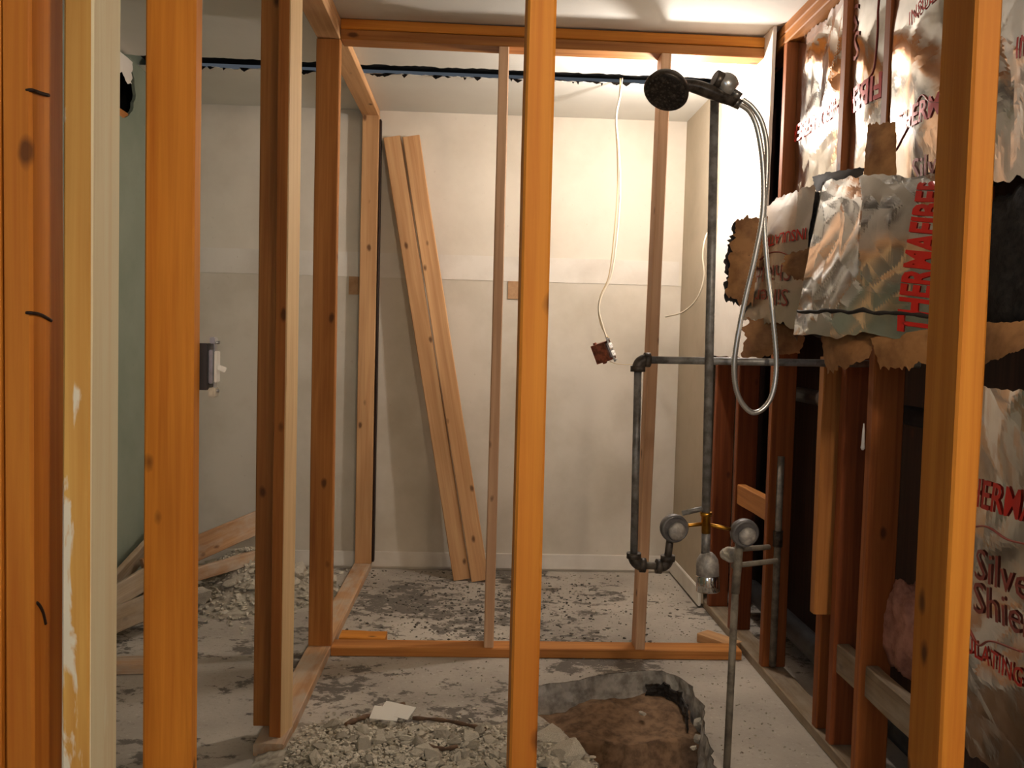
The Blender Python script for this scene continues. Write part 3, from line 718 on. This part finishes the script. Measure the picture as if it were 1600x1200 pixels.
def wall_batt(lab, y_far, y_near, z0, z1, x, seed, amp=.006, mat='foil', lean_=0., ra=(.01, .01, .01, .03), depth=.06):
    F, su, sv, n = patch((x, y_far, z1), (x, y_near, z1), (x-lean_, y_near, z0), (x-lean_, y_far, z0), .012, seed, amp)
    t = thing('insulation_batt', lab, 'insulation', ((x+.03), (y_far+y_near)/2, z0), GRP)
    mk('foil_facing', sheet(F, 48, 90, seed, ra), M[mat], t)
    wool_block(F, seed, depth, parent=t, u0=.03, u1=.97, v0=.02, v1=.97)
    return t, F, su, sv
XI = XR+.055
def uv_at(px, py, x, yf, yn, z0, z1): p = atX(px, py, x); return (yf-p.y)/(yf-yn), (z1-p.z)/(z1-z0)
# bay nearest the cross frame: warm crumpled foil
g = (XR+.040, 3.14, 2.67, 1.55, 2.36)
t, F, su, sv = wall_batt('crumpled foil insulation batt in the upright bay nearest the far frame', g[1], g[2], g[3], g[4], g[0], 1, .016, ra=(.01, .01, .05, .03))
cu, cv = uv_at(1280, 185, *g)
letters('THERMAFIBER', F, su, sv, cu, cv, .085, 180, t, bold=.012, fit=.46, clip=(0, .97, 0, 1), off=.005)
# second bay
g = (XR+.022, 2.62, 2.385, 1.50, 2.38)
t, F, su, sv = wall_batt('foil insulation batt in the middle bay, with upside-down red print', g[1], g[2], g[3], g[4], g[0], 2, .007)
cu, cv = uv_at(1355, 145, *g)
letters('FIBER', F, su, sv, cu, cv, .10, 180, t, bold=.02, fit=.21, clip=(.02, .98, 0, 1))
for wd, py in (('Sh', 70), ('Si', 25)):
    cu, cv = uv_at(1342, py, *g); letters(wd, F, su, sv, cu-.1, cv, .12, 180, t, 'ink_dim', clip=(.02, .98, 0, 1))
squiggle(F, su, [(.72, .02), (.74, .2), (.72, .36), (.6, .40), (.3, .42), (.02, .43)], t)
# third bay
g = (XR+.006, 2.335, 2.01, 1.45, 2.38)
t, F, su, sv = wall_batt('foil insulation batt in the bay just left of the right amber stud', g[1], g[2], g[3], g[4], g[0], 3, .009)
cu, cv = uv_at(1440, 180, *g)
letters('THERMAFIBER', F, su, sv, .86, cv, .075, 0, t, bold=.014, fit=.43, clip=(.03, .97, 0, 1))
cu, cv = uv_at(1445, 8, *g)
letters('INSULATING', F, su, sv, .75, cv, .05, -8, t, bold=.01, fit=.26, clip=(.03, .97, 0, 1))
cu, cv = uv_at(1455, 262, *g)
letters('Silver', F, su, sv, .80, cv, .085, 0, t, 'ink_dim', clip=(.03, .97, 0, 1))
squiggle(F, su, [(.05, cv-.08), (.25, cv-.10), (.45, cv-.14), (.6, cv-.2), (.75, cv-.17), (.95, cv-.15)], t)
# bay right of the near right stud, above and below a dark break
g = (XR-.01, 1.955, 1.45, 1.60, 2.36)
t, F, su, sv = wall_batt('foil insulation batt right of the right amber stud, above the dark wool', g[1], g[2], g[3], g[4], g[0], 4, .010, ra=(.01, .01, .01, .05))
cu, cv = uv_at(1590, 82, *g)
letters('INSULATING', F, su, sv, .72, cv, .060, 0, t, bold=.012, fit=.28)
g = (XR-.02, 1.96, 1.45, .38, 1.17)
t, F, su, sv = wall_batt('foil insulation batt right of the right amber stud, below the dark wool', g[1], g[2], g[3], g[4], g[0], 5, .010, 'foil', ra=(.02, .01, .02, .04))
zz = lambda y_: uv_at(1570, y_, *g)[1]
letters('THERMAFIBER', F, su, sv, .64, zz(783), .085, 0, t, bold=.012, fit=.44, clip=(.02, .98, 0, 1))
letters('Silver', F, su, sv, .60, zz(897), .095, 0, t, 'ink_dim'); letters('Shield', F, su, sv, .61, zz(953), .095, 0, t, 'ink_dim')
letters('INSULATING', F, su, sv, .46, zz(1040), .052, 0, t, bold=.012, fit=.27)
squiggle(F, su, [(.15, zz(830)), (.3, zz(842)), (.45, zz(830)), (.6, zz(838)), (.8, zz(830))], t)
squiggle(F, su, [(.24, zz(965)), (.28, zz(1000)), (.35, zz(1010)), (.42, zz(1030)), (.5, zz(1012)), (.7, zz(1000))], t)
# torn wallpaper edge over the hole in the left wall
Kx, ku, kv, _ = patch((XLW+.006, 3.50, 2.43), (XLW+.006, 3.92, 2.43), (XLW+.012, 3.90, 2.33), (XLW+.012, 3.52, 2.30), .004, 70, .008)
mk('torn_facing', sheet(Kx, 26, 10, 70, (.05, .05, .03, .35)), M['drywall'], wl)
# dark exposed wool
def wool_lump(name, lab, c, sz, mat, seed):
    bm = bmesh.new(); bmesh.ops.create_icosphere(bm, subdivisions=5, radius=1)
    for v in bm.verts:
        q = V((max(-.8, min(.8, v.co.x))*1.2, max(-.8, min(.8, v.co.y))*1.2, max(-.8, min(.8, v.co.z))*1.2))
        d = 1+.18*noise.noise(q*2.5+V((seed, 0, 0)))+.07*noise.noise(q*14+V((seed, 3, 0)))
        v.co = V((q.x*sz[0], q.y*sz[1], q.z*sz[2]))*d
    return tag(mk(name, bm_mesh(bm, 'lump', True), M[mat], None, Matrix.Translation(c)), lab, 'insulation')
wool_lump('mineral_wool_batt', 'black mineral wool bulging out between the two right-hand foil batts', (XR+.05, 1.74, 1.43), (.055, .19, .15), 'wool', 1)
wool_lump('mineral_wool_batt', 'dark mineral wool tuft by the ceiling at the end of the bare drywall', (XR+.055, 3.235, 2.14), (.032, .035, .18), 'wool', 2)
wool_lump('glass_wool_tuft', 'pinkish wool tuft in the dark lower stud bay left of the right amber stud', atX(1425, 985, XR+.12), (.055, .10, .12), 'pinkwool', 3)
# big folded batt
def torn(name, F, seed, mat, parent, **k): return mk(name, sheet(F, 26, 16, seed, **k), M[mat], parent)
F, su, sv, n = patch(atY(1283, 282, 2.44), atY(1500, 270, 1.93), atY(1490, 528, 1.86), atY(1238, 522, 2.28), .020, 6, .017)
t = thing('insulation_batt', 'large bright foil insulation batt flopped out of the wall beside the right amber stud', 'insulation', F(.5, 1, -.05), GRP)
mk('foil_facing', sheet(F, 70, 70, 6, (.012, .01, .03, .03)), M['foil'], t)
letters('THERMAFIBER', F, su, sv, .83, .50, .120, -86, t, bold=.035, fit=sv*.97, clip=(0, .99, .05, .985), off=.0026)
def Fs(u, v, off=0.):       # left side of the batt, turning back to the wall
    return F(0, v, 0)+V((-.006, .055, 0))*u+n*(crumple(u*.1, v*sv, 9, .004)-.045*u+off)
mk('foil_side', sheet(Fs, 8, 50, 16, (0, .05, .02, .02)), M['foil_soft'], t)
wool_block(F, 6, .055, parent=t, u0=.02, u1=.98, v0=.02, v1=.96)
# sooty tear line and kraft tatters beneath
p = [F(.0+.033*i, .855+.02*noise.noise(V((i*.37, 0, 5)))+.02*i/30, .001) for i in range(29)]
mk('sooty_tear', tube_mesh(p, lambda i: .004+.005*abs(noise.noise(V((i*.7, 3, 1)))), 6), M['tar'], t)
K1, ku, kv, _ = patch(atY(1280, 515, 2.27), atY(1372, 520, 2.08), atY(1360, 560, 2.04), atY(1292, 585, 2.22), .01, 21, .010)
torn('kraft_tatter', K1, 21, 'kraft', t, ra=(.06, .06, .04, .22))
K2, ku, kv, _ = patch(atY(1362, 528, 2.06), atY(1470, 512, 1.89), atY(1462, 568, 1.87), atY(1376, 578, 2.03), .01, 22, .012)
torn('kraft_tatter', K2, 22, 'kraft', t, ra=(.06, .06, .05, .22))
K3, ku, kv, _ = patch(atY(1268, 275, 2.52), atY(1350, 262, 2.32), atY(1345, 288, 2.27), atY(1275, 300, 2.46), .008, 23, .010)
torn('tarred_tatter', K3, 23, 'tar', t, ra=(.05, .05, .2, .1))
K4, ku, kv, _ = patch(atY(1355, 195, 2.31), atY(1400, 190, 2.22), atY(1400, 275, 2.16), atY(1350, 275, 2.27), .006, 24, .006)
torn('kraft_tatter', K4, 24, 'kraft', t, ra=(.06, .06, .1, .05))
# smaller batt behind it
F, su, sv, n = patch(atY(1198, 322, 2.86), atY(1272, 288, 2.62), atY(1250, 515, 2.52), atY(1162, 498, 2.78), .02, 7, .010)
t = thing('insulation_batt', 'smaller foil insulation batt with torn brown edges hanging behind the shower hose', 'insulation', F(.5, 1, -.05), GRP)
mk('foil_facing', sheet(F, 50, 50, 7, (.05, .02, .05, .05)), M['foil_soft'], t)
letters('INSULATING', F, su, sv, .55, .36, .050, 176, t, bold=.012, squeeze=.8, clip=(.02, .98, 0, 1))
letters('Shield', F, su, sv, .48, .62, .075, 178, t, 'ink_dim', clip=(.02, .98, 0, 1)); letters('Silver', F, su, sv, .50, .80, .075, 178, t, 'ink_dim', clip=(.02, .98, 0, 1))
squiggle(F, su, [(.1, .52), (.35, .47), (.6, .47), (.8, .52), (.9, .6)], t)
wool_block(F, 7, .06, parent=t, u0=.03, u1=.97, v0=.03, v1=.96)
for i, q in enumerate((((1152, 342), (1200, 338), (1190, 420), (1140, 400)), ((1140, 395), (1185, 392), (1176, 482), (1136, 462)), ((1166, 496), (1262, 512), (1250, 552), (1160, 560)), ((1225, 400), (1270, 385), (1265, 445), (1222, 425)))):
    yy = (2.80, 2.78, 2.70, 2.56)[i]
    Kx, ku, kv, _ = patch(*(atY(a, b, yy-.03*(k in (1, 2))) for k, (a, b) in enumerate(q)), .018, 30+i, .016)
    torn('kraft_tatter', Kx, 30+i, 'kraft', t, ra=(.16, .06, .12, .14))
    if i < 2: torn('tarred_tatter', lambda u, v, off=0., K=Kx: K(u-.12, v+.08, off-.02), 40+i, 'tar', t, ra=(.22, .06, .15, .15))
# kraft flap by the dark wool, right edge
Kx, ku, kv, _ = patch(atY(1530, 505, 1.78), atY(1640, 500, 1.62), atY(1600, 545, 1.62), atY(1530, 572, 1.78), .01, 50, .008)
tag(torn('kraft_paper_flap', Kx, 50, 'kraft', None, ra=(.05, .05, .08, .12)), 'torn brown kraft paper flap under the black wool, right of the amber stud', 'paper')
# ------------------------------------------------------------------ debris
def hull(seed, flat=1., n=16):
    r = random.Random(seed); bm = bmesh.new()
    for _ in range(n):
        v = V((r.gauss(0, 1), r.gauss(0, 1), r.gauss(0, 1))).normalized()*r.uniform(.7, 1); v.z *= flat; bm.verts.new(v)
    res = bmesh.ops.convex_hull(bm, input=bm.verts); bmesh.ops.delete(bm, geom=[g for g in res['geom_interior'] if isinstance(g, bmesh.types.BMVert)], context='VERTS')
    if n >= 16:
        bmesh.ops.triangulate(bm, faces=bm.faces)
        for k in range(2):
            bmesh.ops.subdivide_edges(bm, edges=bm.edges[:], cuts=1, use_grid_fill=True)
            for v in bm.verts: v.co *= 1+(.16, .07)[k]*noise.noise(v.co*(2.6, 6)[k]+V((seed, 0, 0)))
    return bm_mesh(bm, 'chunk')
chunks = [hull(100+i, (.55, .7, .45, .8)[i % 4]) for i in range(10)]
for i, c in enumerate(chunks): c.materials.append(M['rubble'] if i % 3 else M['rubble2'])
def heap_h(x, y):       # low mound of rubble at the front
    a = math.exp(-((x+.15)/.44)**4-((y-2.38)/.30)**4)
    return .05*a*(1+.4*noise.noise(V((x*6, y*6, 0))))
rc = random.Random(3)
def chunk(x, y, z, s, lab, grp):
    m_ = Matrix.Translation((x, y, z)) @ Matrix.Rotation(rc.uniform(0, 6.3), 4, 'Z') @ Matrix.Rotation(rc.uniform(-.5, .5), 4, 'X') @ Matrix.Diagonal((s*rc.uniform(.8, 1.3), s*rc.uniform(.8, 1.2), s, 1))
    return tag(mk('rubble_chunk', chunks[rc.randrange(10)], None, None, m_), lab, 'rubble', grp)
# mound body + crumbs
vs, fs = [], []; NX, NY = 60, 36
for j in range(NY+1):
    for i in range(NX+1):
        x = -.62+1.02*i/NX; y = 2.05+.72*j/NY
        if x > .20: x = x
        z = heap_h(x, y)+.008*noise.noise(V((x*40, y*40, 0)))-.007
        vs.append((x, y, z))
for j in range(NY):
    for i in range(NX): a = j*(NX+1)+i; fs.append((a, a+1, a+NX+2, a+NX+1))
inpit = lambda x, y: any(True for _ in [0] if _pin(x, y))
def _pin(x, y):
    c = False; j = len(hole)-1
    for i in range(len(hole)):
        if (hole[i][1] > y) != (hole[j][1] > y) and x < (hole[j][0]-hole[i][0])*(y-hole[i][1])/(hole[j][1]-hole[i][1])+hole[i][0]: c = not c
        j = i
    return c
fs = [f for f in fs if not any(_pin(vs[k][0], vs[k][1]) for k in f)]
tag(mk('rubble_heap', mesh('heap', vs, fs), M['rubble2']), 'low heap of crumbled grey plaster spread over the front of the floor', 'rubble', kind='stuff')
def crumbs(name, lab, n, fn, s0, s1, mat, seed):
    r = random.Random(seed); VS, FS = [], []; hs_ = [hull(300+i, .7, 9) for i in range(6)]
    data = [([v.co.copy() for v in h.vertices], [tuple(p.vertices) for p in h.polygons]) for h in hs_]
    for _ in range(n):
        x, y, z = fn(r); 
        if _pin(x, y) and z > -.05: continue
        s = r.uniform(s0, s1)**1; a = r.uniform(0, 6.3); c, s_ = math.cos(a), math.sin(a); vv, ff = data[r.randrange(6)]; b = len(VS)
        for q in vv: VS.append((x+(q.x*c-q.y*s_)*s, y+(q.x*s_+q.y*c)*s, z+q.z*s))
        FS += [tuple(k+b for k in f) for f in ff]
    for h in hs_: bpy.data.meshes.remove(h)
    return tag(mk(name, mesh(name, VS, FS), M[mat]), lab, 'rubble', kind='stuff')
def f1(r):
    x = r.gauss(-.15, .27); x = -1.05-x if x < -.525 else x; y = 2.40+r.gauss(0, .15); return x, y, max(0, heap_h(x, y))+.002
crumbs('plaster_crumbs', 'fine pale plaster crumbs covering the heap at the front of the floor', 3600, f1, .003, .012, 'rubble', 1)
def f2(r): return r.uniform(-.5, 1.05), r.uniform(2.5, 4.55), .002
crumbs('floor_grit', 'small grey mortar flakes scattered over the concrete floor', 1500, f2, .002, .007, 'rubble2', 2)
def f2b(r): return r.gauss(.1, .35), r.gauss(3.9, .35), .002
crumbs('mortar_scabs', 'dark mortar scabs crusted on the floor behind the far frame', 900, lambda r: (lambda q: (max(-.53, min(1.05, q[0])), max(3.45, min(4.55, q[1])), .001))(f2b(r)), .004, .013, 'scab', 9)
for _ in range(130):
    x = rc.gauss(-.17, .26); y = 2.40+rc.gauss(0, .14)
    if _pin(x, y) or x < -.5: continue
    s = rc.uniform(.012, .034); chunk(x, y, max(0, heap_h(x, y))+s*.25, s, 'grey plaster chunk in the rubble heap at the front of the floor', 'plaster chunks in the front heap')
for (x, y, s) in ((.26, 2.60, .055), (.30, 2.49, .06), (.20, 2.70, .04), (.33, 2.38, .055), (.23, 2.42, .06), (.15, 2.55, .05)):
    o = chunk(x, y, .02, s, 'large pale plaster lump on the left brink of the floor hole', 'lumps on the brink of the hole'); o.data = chunks[(1, 2, 4, 5, 7, 8)[int(x*100) % 6]]
for (x, y, s) in ((.80, 2.90, .03), (.77, 2.78, .022), (.735, 2.72, .02), (.62, 2.98, .02)):
    chunk(x, y, -.07, s, 'broken concrete bit inside the far edge of the floor hole', 'bits inside the hole')
# membrane, ring, earth slab in the pit
def pitfn(u, v, off=0.):
    a = ((.66, 3.185), (.735, 3.18), (.785, 3.10), (.795, 3.0), (.785, 2.90)); k = min(3, int(max(0, u)*4)); f = max(0, u)*4-k
    x = a[k][0]*(1-f)+a[k+1][0]*f; y = a[k][1]*(1-f)+a[k+1][1]*f
    return V((x-.03*u-off-.012*noise.noise(V((u*9, v*9, 1))), y-.035+.02*u-off-.012*noise.noise(V((u*7, v*9, 5))), -.035-.085*v))
tag(mk('tar_membrane', sheet(pitfn, 30, 12, 61, (.06, .06, .3, .3), .006), M['tar']), 'torn black tar membrane clinging to the far right edge of the floor hole', 'membrane')
p0 = atZ(1066, 1138, -.13)
tag(mk('white_rag', tube_mesh(smooth_path([p0+V((-.02, .05, .02)), p0+V((.0, .03, .025)), p0+V((.012, 0, .02)), p0+V((.004, -.035, .01)), p0+V((-.02, -.05, -.005))], 6), lambda i: .011+.004*math.sin(i), 8), M['paper']), 'twisted white rag strip lying in the right of the floor hole', 'rag')
# card scrap, sticks
c = atZ(620, 1122, .03)
sc_ = thing('card_scrap', 'folded white card scrap lying on the rubble heap', 'card', c)
for k, (dx, dz, an) in enumerate(((0, .012, -.45), (-.035, .006, -.2))):
    mk('card_ply', box_mesh((-.055+.01*k, -.028, 0), (.055-.01*k, .028, .003)), M['paper'], sc_, Matrix.Translation(c+V((dx, -.01*k, dz+.012))) @ Matrix.Rotation(an, 4, 'Z') @ Matrix.Rotation(.35, 4, 'X'))
def stick(lab, pp, r):
    q = [atZ(x, y, .02) for x, y in pp]
    for a in q: a.z = max(0, heap_h(a.x, a.y))+r+.006
    tag(mk('twig', tube_mesh(smooth_path(q, 5), lambda i: r*(1+.25*math.sin(i*1.7)), 7), M['root']), lab, 'stick')
stick('long thin brown root trailing right from the white card scrap', [(645, 1122), (690, 1128), (730, 1150), (758, 1160)], .006)
stick('brown stick end behind the white card scrap', [(598, 1106), (632, 1100)], .010)
stick('dark stick trailing left from the white card scrap', [(600, 1115), (568, 1124), (540, 1142)], .008)
stick('short brown stick in the rubble near the centre amber stud', [(660, 1180), (690, 1186), (715, 1184)], .006)
# left room: boards and rubble in the corner
board_l = 'board'
def lb(lab, a, b, w_, t_, wd, mat): return tag(board('scrap_board', a, b, w_, t_, wd, M and mat), lab, 'board')
lb('upper scrap board sloping up over the left rubble pile', atY(225, 893, 3.75), atY(440, 800, 4.42), .115, .022, (0, .25, 1), 'dusty')
lb('lower scrap batten sloping over the left rubble pile', atY(225, 922, 3.62), atY(430, 860, 4.25), .06, .035, (0, .2, 1), 'dusty')
lb('wide scrap board propped steeply behind the amber stud at left', atY(140, 955, 3.40), atY(262, 820, 4.1), .13, .022, (.3, .3, .9), 'grey')
lb('pale-edged scrap board below the propped one at left', atY(130, 962, 3.25), atY(270, 880, 3.7), .09, .02, (.1, .5, .8), 'grey')
lb('grey scrap board lowest in the left pile', atY(130, 990, 3.2), atY(270, 930, 3.6), .10, .02, (.1, .6, .7), 'grey')
a = atZ(120, 1058, 0); b = atZ(268, 1052, 0)
lb('flat board lying on the floor behind the left amber studs', V((a.x, a.y+.05, .02)), V((b.x, b.y+.04, .02)), .089, .038, (0, 1, 0), 'dusty')
pc = atY(226, 806, 4.2)
mk_ = mk('wooden_stake', lathe_mesh([(.012, -.04), (.045, -.035), (.055, 0), (.05, .03), (.02, .045)], 20), M['brown'], None, axis_mat(pc, (.2, -.9, .1)))
tag(mk_, 'round-ended brown wooden stake showing beside the amber stud above the left pile', 'stake')
post = board('shaft', pc+V((.02, .03, -.02)), V((pc.x+.06, 4.35, .1)), .035, .035, (1, 0, 0), 'brown', mk_)
def heap2(x, y): return .20*math.exp(-((x+1.10)/.22)**2-((y-4.18)/.22)**2)
vs, fs = [], []
for j in range(31):
    for i in range(31):
        x = -1.52+.92*i/30; y = 3.65+.92*j/30; vs.append((x, y, heap2(x, y)+.025*noise.noise(V((x*14, y*14, 2)))*min(1, heap2(x, y)*12)-.004))
for j in range(30):
    for i in range(30): a = j*31+i; fs.append((a, a+1, a+32, a+31))
tag(mk('rubble_heap', mesh('heap2', vs, fs), M['rubble2']), 'grey rubble heap under the scrap boards in the left room', 'rubble', kind='stuff')
def f3(r):
    x = r.gauss(-1.1, .2); y = r.gauss(4.12, .2); return max(-1.5, min(-.66, x)), min(4.55, y), max(0, heap2(x, y))+.004
crumbs('plaster_crumbs', 'plaster crumbs over the rubble heap in the left room', 900, f3, .006, .02, 'rubble', 4)
for _ in range(26):
    x, y, z = f3(rc); s = rc.uniform(.03, .07); chunk(x, y, z+s*.2, s, 'pale mortar chunk in the rubble heap of the left room', 'chunks in the left heap')
p = atY(306, 948, 3.78)
m_ = Matrix.Translation((p.x, p.y, .085)) @ Matrix.Rotation(.35, 4, 'Z') @ Matrix.Rotation(.25, 4, 'X') @ Matrix.Diagonal((.085, .035, .10, 1))
tag(mk('rubble_chunk', chunks[4], None, None, m_), 'large pale slab chunk standing upright by the amber stud before the left heap', 'rubble')
